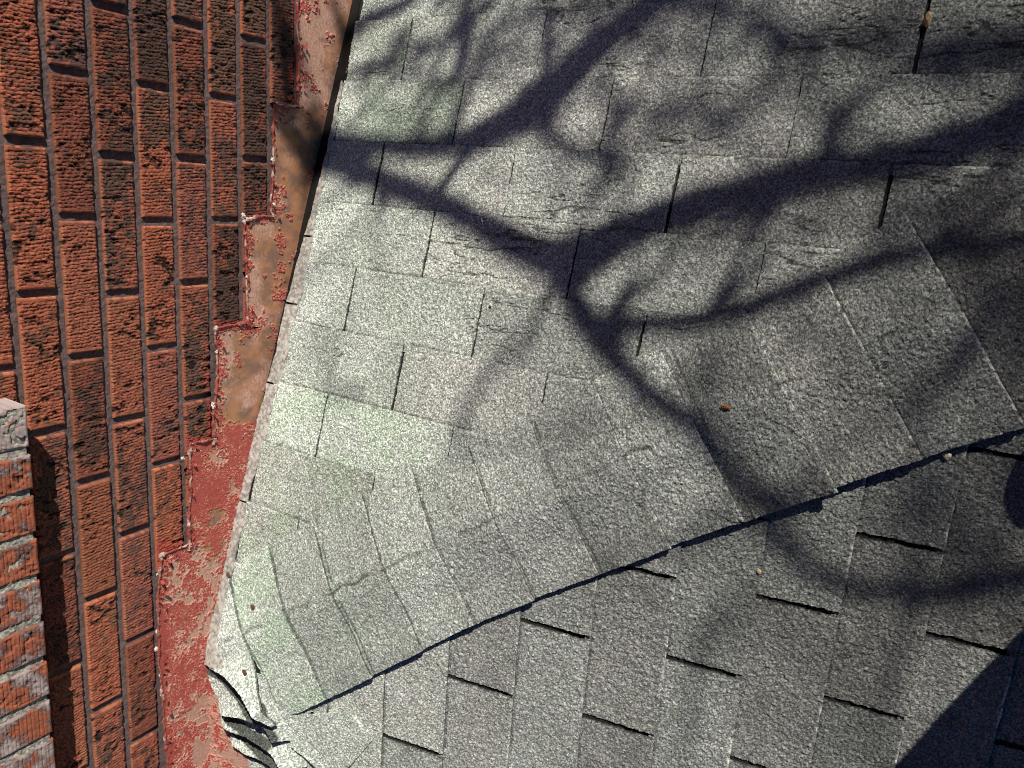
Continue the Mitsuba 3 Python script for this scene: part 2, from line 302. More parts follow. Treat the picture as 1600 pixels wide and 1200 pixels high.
tones = np.random.default_rng(21)
q4 = lambda k, d: {(k, round(c_, 2)): w_ for c_, w_ in d.items()}
SLOT = {**q4(0, {.175: .0045, .469: .0022, .763: .0028, 1.057: .0085}), **q4(2, {.175: .0078, .469: .0022, .763: .0070, 1.057: .0075}), **q4(4, {.175: .0068, .469: .0045, .763: .0072, 1.057: .0022}),
        **q4(6, {.175: .0052, .469: .0038}), **q4(8, {.175: .0042}), **q4(1, {.328: .0050, .622: .0030, .916: .0020, 1.21: .0078}), **q4(3, {.328: .0065, .622: .0048, .916: .0018, 1.21: .0016}),
        **q4(5, {.328: .0085, .622: .0046, .916: .0016}), **q4(7, {.328: .0050})}
for k in range(-4, 10):
    yl = .078 - E_A * k
    base = .175 if k % 2 == 0 else .328
    cuts = [base + .294 * j for j in range(-2, 7)]
    row_tone = tones.uniform(-.24, .24)
    for j in range(len(cuts) - 1):
        wa, wb = [SLOT.get((k, round(c_, 2)), tones.choice([.0016, .0026, .0045])) for c_ in (cuts[j], cuts[j + 1])]
        xa, xb = cuts[j] + wa * .34, cuts[j + 1] - wb * .34
        t = float(np.clip(.5 + row_tone + tones.uniform(-.22, .22), 0, 1))
        xa = max(xa, .030)
        if xb - xa < .01 or xa > 1.78: continue
        xb = min(xb, 1.80)
        green = (k in (6, 7, 8) and xa < .34) or (k in (0, 1) and xa < .12)
        fine = xa < 1.36 and -.02 < k + 2 < 12
        tabA(xa, xb, yl, t, green, fine, .64 - .30 * min(1, max(xa, 0)))
ES = [.285, .40, .52, .64, .758, .876, .99, 1.102, 1.21, 1.318, 1.43, 1.545, 1.66, 1.74]
R1 = [.21, -.08, -.36, -.51, -.78, -1.06, -1.365, -1.67, -1.90]; R2 = [.06, -.22, -.36, -.655, -.916, -1.222, -1.52, -1.86]
for j, xl in enumerate(ES):
    R = R1 if j % 2 else R2
    row_tone = tones.uniform(-.14, .14)
    for a, b in zip(R[:-1], R[1:]):
        wa, wb = tones.uniform(.0072, .0098, 2)
        t = float(np.clip(.42 + row_tone + tones.uniform(-.3, .3), 0, 1))
        tabB(b + wb / 2, a - wa / 2, xl, t, False, xl < 1.44 and a > -1.37 and b < -.3, xl - ES[j - 1] if j else .118)

def seg_dist(P, a, c):
    a, c = np.array(a), np.array(c); q = P[:, :2] - a; t = np.clip(q @ (c - a) / ((c - a) @ (c - a)), 0, 1)
    return np.linalg.norm(q - t[:, None] * (c - a), axis=1)
# hip caps: bent over the hip, each lapping the next one down
WBu = np.array([.0, .169, .413, .626, .744, .887, 1.029, 1.166, 1.291, 1.372, 1.462, 2.2]); WBw = np.array([.165, .178, .158, .142, .141, .143, .145, .150, .154, .161, .168, .16])
for i in range(0, 17):
    U1 = .1245 + .1215 * i + tones.uniform(-.003, .003)
    if i == 9: U1 += .012
    fine = i < 14; step = G if fine else .03
    wA = .138 + tones.uniform(-.006, .006); dB = tones.uniform(-.0016, .0016)
    wB0 = np.interp(U1, WBu, WBw) + dB
    nw = int((wA + wB0) / step) + 1; w = np.linspace(-wA, wB0, nw)
    Lu = np.full(nw, .1215 * 1.22)
    if i == 0:
        wall = np.where(w < 0, (.036 + .60 * -w) / .795, np.interp(w, [0, .0251, .0529, .0937, .1364, .1851], [.044, .002, .0655, .100, .112, .1184]))
        Lu = np.maximum(U1 - wall, .004)
    if i == 1: Lu = np.minimum(Lu, np.where(w < 0, U1 - (.036 + .60 * -w) / .795, U1 - .118 + 0 * w))
    Lu = np.maximum(Lu, .004)
    nu = max(2, int(Lu.max() / step) + 1); s = np.linspace(1, 0, nu)
    W = np.tile(w, nu); D = (s[:, None] * Lu[None]).ravel(); U = U1 - D
    if fine:
        jag = .0014 * (n2(U, U * 0 + i, .012, 71) - .5) + .0016 * (n2(U, U * 0 + i, .005, 72) - .5)
        W = W + np.where(W > 0, 1, 0) * (np.interp(U, WBu, WBw) + dB - wB0 + jag) * sst(.6, 1, W / wB0)
        U = U + .0016 * (n2(W, W * 0 + i, .010, 73) - .5) * np.exp(-D / .006)
    r = .016
    wa = np.abs(W); dip = np.where(wa < r, .5 * (r - wa) ** 2 / r * .30, 0)             # rounds the fold
    n = NA[None] * sst(r, -r, W)[:, None] + NB[None] * sst(-r, r, W)[:, None]; n /= np.linalg.norm(n, axis=1, keepdims=True)
    P = OH + U[:, None] * UH + np.where(W < 0, 1, 0)[:, None] * (-W)[:, None] * TA + np.where(W < 0, 0, 1)[:, None] * W[:, None] * TB
    h = .0100 - .0052 * D / .1215 - dip
    h = h - .003 * sst(.05, .138, -W)                                                 # lies flatter on slope A
    u = np.zeros(len(W))
    if fine:
        h = h + gran_h(P[:, 0], P[:, 1], 13, 1.1)
        cm = np.exp(-((W + .012 * (n2(U, W * 0, .03, 81) - .5) + .004) / .0035) ** 2) * sst(.42, .66, n2(U, W * 0, .028, 82)) * (.4 + .6 * tones.uniform())
        c = np.maximum(cm, cracks(P[:, 0], P[:, 1], .6, 1.9, 91, .66)); h = h - .0014 * c; u = .85 * c
        u = np.maximum(u, .35 * sst(.5, .8, f2(P[:, 0], P[:, 1], .03, 46)) * sst(.3, .8, U))
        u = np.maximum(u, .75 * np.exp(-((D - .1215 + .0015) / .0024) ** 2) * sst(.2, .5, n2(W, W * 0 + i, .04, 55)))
        if i == 1: u = np.maximum(u, 1.1 * sst(.014, .009, seg_dist(P, (.148, -1.222), (.182, -1.272))))  # shade in the gap under the first cap, painted dark
    if i == 0:
        back = np.tile(Lu, nu) - D
        h = h + np.interp(W, [0, .0251, .0529, .0937, .1364, .1851], [0, .004, .030, .046, .050, .020]) * np.exp(-back / .045)
    if i == 9: h = h + .006 * sst(.10, .15, W) * sst(.03, 0, D)
    h = h + (.0090 if i < 9 else .012) * sst(.07, .15, W) * (.6 + .8 * n2(U, U * 0, .07, 74)) * sst(.02, .07, U)
    top = P + h[:, None] * n
    f = grid_faces(nu, nw); m_ = nw
    ring = np.concatenate([np.arange(m_), np.arange(1, nu) * m_ + m_ - 1, (nu - 1) * m_ + np.arange(m_ - 2, -1, -1), np.arange(nu - 2, 0, -1) * m_])
    low = top[ring] - .0048 * n[ring]; k_ = len(ring); a_ = len(top) + np.arange(k_); b_ = len(top) + (np.arange(k_) + 1) % k_
    v = np.vstack([top, top[ring], low]); f = np.vstack([quads(f[:, ::-1]), quads(np.stack([a_, b_, b_ + k_, a_ + k_], 1))]); ring = np.r_[ring, ring]
    tone = float(np.clip(.50 + tones.uniform(-.32, .32), 0, 1))
    wn = worn_edge(W, i, D, .62 - .42 * min(1, U1)) if fine else 0 * W
    put('hip_cap', (v, f), 'granules', roof, uv=tab_uv(rim_u(u, ring, .8) + (2 if i == 1 else 0), tone, np.r_[wn, wn[ring] * 0]))

# torn layers at the foot of the hip, by the wall
SHADE_BANDS = [[(.0120, -1.2000), (.0535, -1.2090), (.1056, -1.2290), (.1495, -1.2540), (.1814, -1.2800)], [(.0384, -1.2785), (.0899, -1.2853), (.142, -1.2974), (.1683, -1.3061)], [(.0546, -1.3090), (.1045, -1.3250), (.1565, -1.3487), (.1932, -1.3760)], [(.0806, -1.3520), (.1092, -1.3660), (.1406, -1.3690), (.1774, -1.3850)]]
def flap(poly, off, lift, seed, tone=.55, thick=.004, name='loose_flap'):
    edge = np.array(poly[:4]); tr = cKDTree(resample(np.c_[edge, np.zeros(len(edge))], .002)[:, :2])
    def hf(x, y):
        d = tr.query(np.stack([x, y], 1))[0]
        return off + lift * np.exp(-d / .026) * sst(0, .05, x - .03) + gran_h(x, y, seed)
    def uf(x, y):
        u = .5 * sst(.6, .9, f2(x, y, .012, seed))
        for c_ in SHADE_BANDS:                                # dark bands painted below each lifted edge, standing in for its shade
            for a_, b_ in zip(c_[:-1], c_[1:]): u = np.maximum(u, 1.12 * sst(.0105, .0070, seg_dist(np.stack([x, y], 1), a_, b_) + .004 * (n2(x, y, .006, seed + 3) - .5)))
        return np.maximum(u, 1.1 * sst(.014, .009, seg_dist(np.stack([x, y], 1), (.150, -1.235), (.185, -1.280))))  # dark hole by the lifted cap corner, its shade coloured in
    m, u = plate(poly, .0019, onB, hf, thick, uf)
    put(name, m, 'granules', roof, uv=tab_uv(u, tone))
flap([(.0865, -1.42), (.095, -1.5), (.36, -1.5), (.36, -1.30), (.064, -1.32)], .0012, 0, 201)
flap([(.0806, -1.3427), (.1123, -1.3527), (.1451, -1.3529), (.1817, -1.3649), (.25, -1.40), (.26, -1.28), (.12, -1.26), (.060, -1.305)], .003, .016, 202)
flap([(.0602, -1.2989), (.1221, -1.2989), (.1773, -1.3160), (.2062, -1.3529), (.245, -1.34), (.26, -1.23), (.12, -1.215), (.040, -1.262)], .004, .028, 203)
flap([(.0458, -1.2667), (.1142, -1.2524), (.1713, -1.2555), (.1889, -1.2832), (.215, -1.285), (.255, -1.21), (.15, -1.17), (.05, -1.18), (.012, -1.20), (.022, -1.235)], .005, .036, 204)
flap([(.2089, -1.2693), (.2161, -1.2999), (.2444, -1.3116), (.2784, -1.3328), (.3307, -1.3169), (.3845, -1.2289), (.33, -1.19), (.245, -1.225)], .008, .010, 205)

# ------------------------------------------------------------------ sealed roof edge along the wall
rimL = np.array([(0.0067, 0.1539), (0.021, 0.0076), (0.0257, -0.0958), (0.0287, -0.2377), (0.0214, -0.3525), (0.0154, -0.5215), (0.0141, -0.6221), (0.0082, -0.7149), (0.0049, -0.8374), (0.0062, -0.9398), (0.0038, -1.032), (0.0082, -1.143), (0.0186, -1.183)])
rimR = np.array([(0.0137, 0.1534), (0.0348, 0.0073), (0.0429, -0.0956), (0.051, -0.2365), (0.0471, -0.3501), (0.048, -0.5167), (0.0433, -0.6169), (0.041, -0.7081), (0.0309, -0.831), (0.0338, -0.9321), (0.0349, -1.0223), (0.0392, -1.1323), (0.0657, -1.1807)])
def rim_line(P, seed, amp):
    Q = resample(np.c_[P, np.zeros(len(P))], .004)[:, :2]
    Q[:, 0] += amp * (n2(Q[:, 1], Q[:, 1] * 0, .03, seed) - .5) + .6 * amp * (n2(Q[:, 1], Q[:, 1] * 0, .009, seed + 1) - .5)
    return Q
L_, R_ = rim_line(rimL, 5, .007), rim_line(rimR, 8, .013)
L_[:, 0] += .002 * sst(-.45, -.2, L_[:, 1]); R_[:, 0] -= .010 * sst(-.45, -.2, R_[:, 1])
seal = thing('sealant_strip', 'cracked pale grey strip of sealant along the roof edge beside the painted flashing', 'sealant')
brk = [.16, -.345, -.478, -.632, -.865, -1.19]
for a, b in zip(brk[:-1], brk[1:]):
    l = L_[(L_[:, 1] <= a) & (L_[:, 1] >= b)]; r = R_[(R_[:, 1] <= a) & (R_[:, 1] >= b)]
    if len(l) < 2 or len(r) < 2: continue
    off = rng.uniform(.0060, .0072)
    m, u = plate(np.vstack([l, r[::-1]]), .003, onA, lambda x, y: off - .0025 * sst(.018, .035, x - np.interp(y, L_[::-1, 1], L_[::-1, 0])) + .0050 * (f2(x, y, .025, 301) - .5) + .0022 * (f2(x, y, .008, 302) - .5) + .0012 * (n2(x, y, .003, 303) - .5), .006, edge_step=.003)
    put('piece', m, 'sealant', seal)
m, u = plate([(.001, .17), (.001, -1.165), (.03, -1.165), (.034, -.9), (.04, -.5), (.04, -.1), (.02, .17)], .01, onA, lambda x, y: .0010 + .001 * n2(x, y, .01, 5), .004)
tag(put('tar_seam', m, 'tar'), 'thin black tar seam in the gap between the red flashing and the sealed roof edge', 'tar')

# ------------------------------------------------------------------ painted step flashing
FL = [[(0.1159, -0.4985), (0.0223, -0.4992), (-0.0454, -0.5014), (-0.099, -0.4986), (-0.1023, -0.5283), (-0.1024, -0.5873), (0.0061, -0.6135), (0.1534, -0.6511)],
 [(-0.1025, -0.4451), (-0.1021, -0.5117), (-0.095, -0.5871), (-0.2387, -0.5439), (-0.3566, -0.5022), (-0.351, -0.44), (-0.2977, -0.4339), (-0.2029, -0.4403), (-0.1451, -0.4404)],
 [(-0.3141, -0.3691), (-0.3078, -0.4047), (-0.3073, -0.4401), (-0.3461, -0.4479), (-0.3491, -0.5039), (-0.4475, -0.4742), (-0.5278, -0.4462), (-0.5152, -0.377), (-0.4656, -0.3745), (-0.3811, -0.3741)],
 [(-0.5098, -0.3031), (-0.5083, -0.3343), (-0.5061, -0.3725), (-0.5208, -0.3937), (-0.5176, -0.4478), (-0.6228, -0.415), (-0.7167, -0.3809), (-0.7096, -0.3144), (-0.7325, -0.2922), (-0.6649, -0.2953), (-0.6167, -0.3035), (-0.5557, -0.3049)],
 [(-0.7176, -0.2415), (-0.7209, -0.2756), (-0.7199, -0.2982), (-0.7045, -0.3145), (-0.7078, -0.3825), (-0.8216, -0.3499), (-0.9394, -0.3096), (-0.9272, -0.2334), (-0.877, -0.2323), (-0.8025, -0.2401)],
 [(-0.9148, -0.1739), (-0.915, -0.2013), (-0.9149, -0.2324), (-0.9285, -0.3098), (-1.0255, -0.2851), (-1.1458, -0.2495), (-1.1448, -0.2095), (-1.1276, -0.1612), (-1.065, -0.1625), (-0.9939, -0.1655)]]
FB = [([(-1.12, -.163), (-1.13, -.178), (-1.135, -.217), (-1.14, -.275), (-1.305, -.275), (-1.31, -.167), (-1.267, -.166), (-1.167, -.164)], [(.0045, -1.165), (.03, -1.20), (.06, -1.27), (.08, -1.305), (.0045, -1.30)]),
      ([(-1.295, -.166), (-1.30, -.275), (-1.62, -.275), (-1.62, -.172), (-1.387, -.171)], [(.0045, -1.296), (.08, -1.30), (.10, -1.36), (.12, -1.45), (.12, -1.62), (.0045, -1.62)])]
steps = [FL[0][0], FL[0][1], FL[0][2], FL[0][3], FL[1][0], FL[1][8], FL[1][7], FL[1][6], FL[2][2], FL[2][1], FL[2][0], FL[2][9], FL[2][8], FL[2][7], FL[3][2], FL[3][1], FL[3][0], FL[3][11], FL[3][10], FL[3][9], FL[3][8], FL[4][2], FL[4][1], FL[4][0], FL[4][9], FL[4][8], FL[4][7], FL[5][2], FL[5][1], FL[5][0], FL[5][9], FL[5][8], FL[5][7], (-1.167, -.164), (-1.267, -.166), (-1.387, -.171), (-1.62, -.172)]
stepline = resample(np.c_[np.array(steps), np.zeros(len(steps))], .002)[:, :2]
stepline[:, 1] += .004 * (n2(stepline[:, 0], stepline[:, 1], .014, 401) - .5)
step_tree = cKDTree(stepline)
gw = np.random.default_rng(3); cellpts = np.stack([gw.uniform(-1.7, .2, 52000), gw.uniform(-.7, -.1, 52000)], 1); cell_tree = cKDTree(cellpts); cell_r = gw.uniform(0, 1, 52000)
def paint_mask(y, z, bias):
    """(paint cover 0..1, height of the paint film): islands of curled flakes, thick near the caulk line."""
    d = step_tree.query(np.stack([y, z], 1))[0]
    q = f2(y, z, .042, 411, 4) * .70 + f2(y, z, .012, 415, 2) * .30 + bias + .36 * np.exp(-d / .004) + .13 * np.exp(-d / .022)
    dd, ii = cell_tree.query(np.stack([y, z], 1) + .0012 * (np.stack([n2(y, z, .004, 1), n2(y, z, .004, 2)], 1) - .5), k=2)
    q = q + .10 * (cell_r[ii[:, 0]] - .5)
    gap = sst(.0, .0009, dd[:, 1] - dd[:, 0])
    cov = sst(.50, .535, q)
    cov = cov * (1 - (1 - gap) * (.25 + .75 * sst(.75, .58, q)))
    curl = np.exp(-((q - .535) / .03) ** 2)
    return cov, cov * (.0007 + .0012 * curl + .0006 * (1 - gap) + .0009 * n2(y, z, .004, 417))
fl_labels = ['topmost flashing piece in the photo, pale bare metal with small red flecks', 'copper brown flashing piece with few red specks, second from the top',
             'tan flashing piece with a red streak along its caulked edge, third from the top', 'rusty tan flashing piece with scattered red flakes, below the third step from the top',
             'flashing piece mostly covered in bright red crackled paint, next to the fourth brick step', 'long red flashing piece with peeling curled flakes, just above the foot of the hip',
             'bent corner flashing piece with bare patches where the hip meets the wall', 'bottom flashing piece turning down beside the torn shingle layers']
bias = [-.085, -.14, -.095, -.085, .055, .025, .015, -.005]; rusty = [.30, .95, .62, .62, .35, .18, .22, .30]
fl_group = 'painted metal flashing pieces stepping down the brick wall'
def onW(y, z, h=0.0): return np.stack([np.asarray(h) + 0 * y, y, z], -1)
for i, poly in enumerate(FL):
    P = [(a, b - .028 if b < -.61387 - .29817 * a + .03 else b) for a, b in poly]
    x0 = .0028 + .0014 * i
    hf = lambda y, z: x0 + .0012 * (f2(y, z, .05, 421 + i) - .5) + paint_mask(y, z, bias[i])[1]
    uf = lambda y, z: paint_mask(y, z, bias[i])[0]
    m, u = plate(P, .0014, onW, hf, .0016, uf)
    k = put('metal_flashing', m, 'flashing_paint', uv=np.stack([u, rusty[i] - .12 + .42 * sst(.018, .060, step_tree.query(m[0][:, 1:])[0])], 1)); tag(k, fl_labels[i], 'flashing', fl_group)
for i, (pw, pb) in enumerate(FB):
    x0 = .0112 + .0014 * i; b = bias[6 + i]
    m1, u1 = plate(pw, .0014, onW, lambda y, z: x0 + paint_mask(y, z, b)[1], .0016, lambda y, z: paint_mask(y, z, b)[0])
    m2, u2 = plate([(a + x0 - .004, c) if a < .005 else (a, c) for a, c in pb], .0014, onB, lambda x, y: .0016 + .0012 * i + paint_mask(y, -.26 - x, b)[1], .0012, lambda x, y: paint_mask(y, -.26 - x, b)[0])
    v = np.vstack([m1[0], m2[0]]); f = np.vstack([m1[1], m2[1] + len(m1[0])]); u = np.r_[u1, u2]
    k = put('metal_flashing', (v, f), 'flashing_paint', uv=np.stack([u, np.full(len(u), rusty[6 + i])], 1)); tag(k, fl_labels[6 + i], 'flashing', fl_group)

# caulk along the stepped edge
cl = np.c_[np.full(len(stepline), .0), stepline]
cl[:, 1] += .0045 * (n2(cl[:, 1], cl[:, 2], .008, 435) - .5); cl[:, 2] += .0050 * (n2(cl[:, 1], cl[:, 2], .009, 436) - .5)
cl[:, 0] = .006 + .004 * sst(0, -1.2, cl[:, 1]) * 1.3 + .003 * n2(cl[:, 1], cl[:, 2], .012, 431)
rad = .0011 + .0026 * sst(.45, .85, n2(cl[:, 1], cl[:, 2], .010, 433)) + .0014 * n2(cl[:, 1], cl[:, 2], .003, 434)
caulk = thing('caulk_bead', 'lumpy red smeared caulk line zigzagging up the brick wall along the flashing steps', 'caulk')
put('bead', tube(cl, rad, 7, .25, 5), 'caulk', caulk, smooth=40)
dabs = [(-.203, -.437, .0050), (-.307, -.367, .0058), (-.285, -.44, .0036), (-.655, -.294, .0052), (-.742, -.226, .0046), (-.555, -.304, .0034), (-1.065, -.161, .0046), (-1.10, -.160, .0058), (-1.16, -.165, .0046), (-1.20, -.166, .0038), (-.95, -.167, .003), (-.42, -.374, .003), (-.10, -.447, .0032), (-.508, -.303, .0038)]
for j, (y, z, r) in enumerate(dabs):
    put('white_dab', blob((.010, y, z), r * rng.uniform(.55, .85), j, 3, .85, (.8, rng.uniform(.8, 1.6), rng.uniform(.6, 1.2))), 'white_caulk', caulk, smooth=True)
flk = []
for j in range(150):                                 # loose curls of paint standing off the edge
    q = stepline[rng.integers(0, len(stepline))]; s = rng.uniform(.003, .008)
    y, z = q[0] + rng.normal(0, .006), q[1] - abs(rng.normal(0, .008))
    a = np.linspace(0, 1, 5); th = rng.uniform(0, 6.28); lift = rng.uniform(.3, 1.2)
    A, Bb = np.meshgrid(a - .2, np.linspace(-.5, .5, 4), indexing='ij'); wv = 1 - .5 * np.abs(A)
    ly, lz = s * (A * math.cos(th) - Bb * wv * math.sin(th)), s * (A * math.sin(th) + Bb * wv * math.cos(th))
    v = np.stack([.008 + .009 * sst(0, -1.2, np.array(y)) + s * lift * np.clip(A, 0, 1) ** 1.6, y + ly, z + lz], -1).reshape(-1, 3)
    flk.append(trimesh.Trimesh(v, quads(grid_faces(5, 4)), process=False))
fm = trimesh.util.concatenate(flk)
k = put('peeling_flakes', fm, 'flashing_paint', caulk, smooth=60, uv=np.tile([[1.0, .3]], (len(fm.vertices), 1))); labels[k] = {'kind': 'stuff'}

# ------------------------------------------------------------------ brick wall
wall = thing('brick_wall', 'dark red scored brick wall with soot stains and recessed mortar at the left of the roof', 'wall')
CH, LB, JO = .0675, .2134, .0132
heads = {-1: [-.5324], 0: [-.2106, -.4272, -.6422, -.8546, -1.0599], 1: [-.1062, -.314, -.5309, -.7408, -.9533, -1.1699], 2: [-.0037, -.2208, -.4367, -.6497, -.8571, -1.0668, -1.2781],
         3: [-.106, -.32, -.5355, -.7472], 4: [-.0003, -.2146, -.4249, -.6385], 5: [-.106, -.3169], 6: [.0002, -.2056]}
flash_union = shapely.unary_union([shapely.Polygon(p).buffer(0) for p in FL] + [shapely.Polygon(p[0]).buffer(0) for p in FB])
def brick_mesh(y0, y1, z0, z1, fine, seed, soot):
    sy, sz = (.0011, .0016) if fine else (.03, .02)
    ny, nz = int((y1 - y0) / sy) + 2, int((z1 - z0) / sz) + 2
    Y, Z = [a.ravel() for a in np.meshgrid(np.linspace(y0, y1, ny), np.linspace(z0, z1, nz), indexing='ij')]
    e = np.minimum(np.minimum(Y - y0, y1 - Y), np.minimum(Z - z0, z1 - Z))
    h = np.zeros(len(Y)); u = np.ones(len(Y)); sv = np.full(len(Y), soot)
    if fine:
        ebr = (seed % 97) / 97
        endb = sst(.003, .009, np.minimum(Y - y0, y1 - Y)) * .9 + .1
        ph = (Y + .0034 * (n2(Y, Z, .012, seed) - .5) + .0022 * (n2(Y, Z, .0045, seed + 1) - .5) + .09 * (Z - z0)) / .0054
        gcut = (1 - np.abs(np.sin(np.pi * ph))) ** 2.0
        rough = sst(.25, .75, n2(Y, Z, .055, seed + 2))
        sv = soot * np.clip(sst(.001, .0045 + .006 * n2(Y, Z, .015, seed + 8), np.minimum(Y - y0, y1 - Y)) + 1.2 * (n2(Y, Z, .006, seed + 9) > .62 - .25 * ebr), 0, 1) * sst(.0008, .0026 + .002 * n2(Y, Z, .01, seed + 12), z1 - Z)
        pit = sst(.44, .70, f2(Y, Z * .6, .0075, seed + 3, 3))
        rough = np.clip(rough + .35 * soot, 0, 1)
        h = -(.0010 + .0014 * n2(Y, Z, .012, seed + 5)) * gcut * endb * (1 - .30 * rough) - .0030 * pit * endb * (.20 + .75 * rough) + (.0032 * (f2(Y, Z, .005, seed + 4, 3) - .5) + .0026 * (n2(Y, Z, .0024, seed + 10) - .5)) * endb
        u = np.clip(1.05 + h / .0034, 0, 1)
        h = h - .0022 * np.clip(1 - e / (.0022 + .002 * n2(Y, Z, .009, seed + 6)), 0, 1) ** 2
        jy = .0016 * (n2(Y, Z, .018, seed + 7) - .5) * (e < .001); Z = Z + jy * np.where(np.minimum(Z - z0, z1 - Z) < .001, 1, 0); Y = Y + jy * np.where(np.minimum(Y - y0, y1 - Y) < .001, 1, 0)
        d = step_tree.query(np.stack([Y, Z], 1))[0]
        pw = .004 + .022 * sst(.45, .85, n2(Y, Z, .045, 451)) + .006 * n2(Y, Z, .006, 452)
        u = u + 2 * ((d < pw) & (.5 * n2(Y, Z, .0035, 453) + .5 * f2(Y, Z, .012, 454) > .30 + .30 * d / pw) & (h > -.0022))
    top = np.stack([h + rngb.uniform(-.0012, .0008), Y, Z], 1)
    v, f, ring = skirted(top, ny, nz, np.array([-.02, 0, 0]))
    return (v, f[:, ::-1]), np.stack([np.r_[u, np.minimum(u[ring], 1)], np.r_[sv, sv[ring]]], 1)
rngb = np.random.default_rng(11)
for c in range(-5, 9):
    hs = heads.get(c, [])
    hs = list(hs) if c in heads and c >= 0 else [-(s + (.5 if c % 2 else 0)) * .2134 for s in range(0, 6)]
    if c == -1: hs = [-.1067, -.32, -.5334, -.7468, -.96]
    while hs[0] < .5: hs.insert(0, hs[0] + LB)
    while hs[-1] > -1.75: hs.append(hs[-1] - LB)
    for a, b in zip(hs[:-1], hs[1:]):
        y1, y0 = a - JO / 2 + rngb.uniform(-.0008, .0008), b + JO / 2 + rngb.uniform(-.0008, .0008)
        z0, z1 = -c * CH - (CH - JO) / 2 + rngb.uniform(-.0006, .0006), -c * CH + (CH - JO) / 2 + rngb.uniform(-.0006, .0006)
        roofz = max(-.61387 - .29817 * max(y0, -1.165), -9) if y1 > -1.165 else -.27
        if z1 < roofz + .0: continue
        bx = shapely.box(y0, z0, y1, z1)
        if flash_union.contains(bx): continue
        if c <= 0 and y1 < -.60 and z0 > .04 and z1 < .2: 
            if c < 0: continue
        fine = y0 < .16 and y1 > -1.36 and z0 < .17
        soot = float(np.clip(.20 + .085 * c + rngb.uniform(-.25, .25) + .35 * sst(-.7, -.05, np.array(y0)), .02, 1))
        m, uv = brick_mesh(y0, y1, z0, z1, fine, int(rngb.integers(1, 9000)), soot)
        put('brick', m, ['brick', 'brick_dark', 'brick_orange', 'brick', 'brick_purple', 'brick_orange' if c < 3 else 'brick_dark'][rngb.integers(0, 6)], wall, uv=uv)
# mortar bed behind the bricks, and the plain rest of the wall
ym, zm = [a.ravel() for a in np.meshgrid(np.arange(.6, -1.95, -.004), np.arange(-.72, .45, .004), indexing='ij')]
nyy = len(np.arange(.6, -1.95, -.004))
mh = -.0072 + .0036 * (f2(ym, zm, .02, 461) - .5) + .0016 * (n2(ym, zm, .005, 462) - .5)
put('mortar', (np.stack([mh, ym, zm], 1), grid_faces(nyy, len(ym) // nyy)), 'mortar', wall)
def far_brick(p, n, uv):
    row = dr.floor(p.z / .0675); yy = p.y / .2134 + .5 * (row - 2 * dr.floor(row / 2)); col = dr.floor(yy)
    j = dr.minimum(dr.minimum(yy - col, 1 - (yy - col)) * .2134, dr.minimum(p.z / .0675 - row, 1 - (p.z / .0675 - row)) * .0675)
    return mix(C(.07, .05, .05), mix(C(.24, .075, .045), C(.06, .04, .035), mikit.cell_rand(row, col)), smoothstep(.004, .006, j))
mat('far_brick', far_brick)
for c_, s_ in [((-.062, -1.5, -2.45), (.1, 9, 3.5)), ((-.062, 1.80, -.17), (.1, 2.4, 1.06)), ((-.062, -3.97, -.17), (.1, 4.06, 1.06)), ((-.062, -1.5, 2.05), (.1, 9, 3.38))]:
    put('masonry', box(c_, s_), 'far_brick', wall)
put('masonry', box((-.10, -.7, -.1), (.1, 3, 1.4)), 'mortar', wall)

# rowlock sill
sill = thing('brick_sill', 'projecting rowlock brick sill with pale mortar joints at the lower left corner', 'sill')
SX, SZ0, SZ1 = .060, .0565, .160
joints = [-.5765, -.6444, -.7091, -.7777, -.8464, -.9166, -.9863, -1.0555, -1.1255, -1.1955, -1.2655, -1.3355, -1.4055, -1.4755, -1.5455]
for i, (a, b) in enumerate(zip(joints[:-1], joints[1:])):
    y1, y0 = a - (.0 if i == 0 else .0060), b + .0060
    sy, sz = .0018, .0016
    ny, nz = int((y1 - y0) / sy) + 2, int((SZ1 - SZ0) / sz) + 2
    Y, Z = [q.ravel() for q in np.meshgrid(np.linspace(y0, y1, ny), np.linspace(SZ0, SZ1, nz), indexing='ij')]
    sd = 700 + 13 * i; e = np.minimum(np.minimum(Y - y0, y1 - Y), Z - SZ0)
    ph = (Z + .0012 * (n2(Y, Z, .012, sd) - .5)) / .0058
    gc = (1 - np.abs(np.sin(np.pi * ph))) ** 2.2; rough = sst(.25, .6, n2(Y, Z, .04, sd + 2)) if i else np.ones(len(Y))
    pit = sst(.44, .7, f2(Y, Z, .011, sd + 3, 3)); ed = sst(.001, .006, e)
    h = -(.0003 if i == 0 else .0017) * gc * ed - (.0075 if i == 0 else .0032) * pit * ed * (.2 + .8 * rough) + .002 * (f2(Y, Z, .007, sd + 4) - .5) * ed
    u = np.clip(1 + h / .0042, 0, 1)
    h = h - (.0022 + .003 * n2(Y, Z, .012, sd + 9)) * np.clip(1 - e / (.003 + .004 * n2(Y, Z, .015, sd + 8)), 0, 1) ** 2
    lime_or_light = [1.0, .28, .14, .04, .22, .20, .32, .30, .36, .34, .3, .3, .3, .3, .3][i]
    v, f, ring = skirted(np.stack([SX + h + rngb.uniform(-.002, .002), Y, Z], 1), ny, nz, np.array([-.125, 0, 0]))
    put('brick', (v, f), 'sill_brick', sill, uv=np.stack([np.r_[u, u[ring]], np.full(len(v), lime_or_light)], 1))
m, u = plate([(joints[0] - .004, SZ0 + .004), (joints[0] - .004, SZ1), (joints[-1], SZ1), (joints[-1], SZ0 + .004)], .0022, onW,
             lambda y, z: SX - .0062 + .0066 * f2(y, z, .009, 481, 3) * sst(.3, .75, n2(y, z, .03, 483)) + .002 * (n2(y, z, .003, 482) - .5), .07)
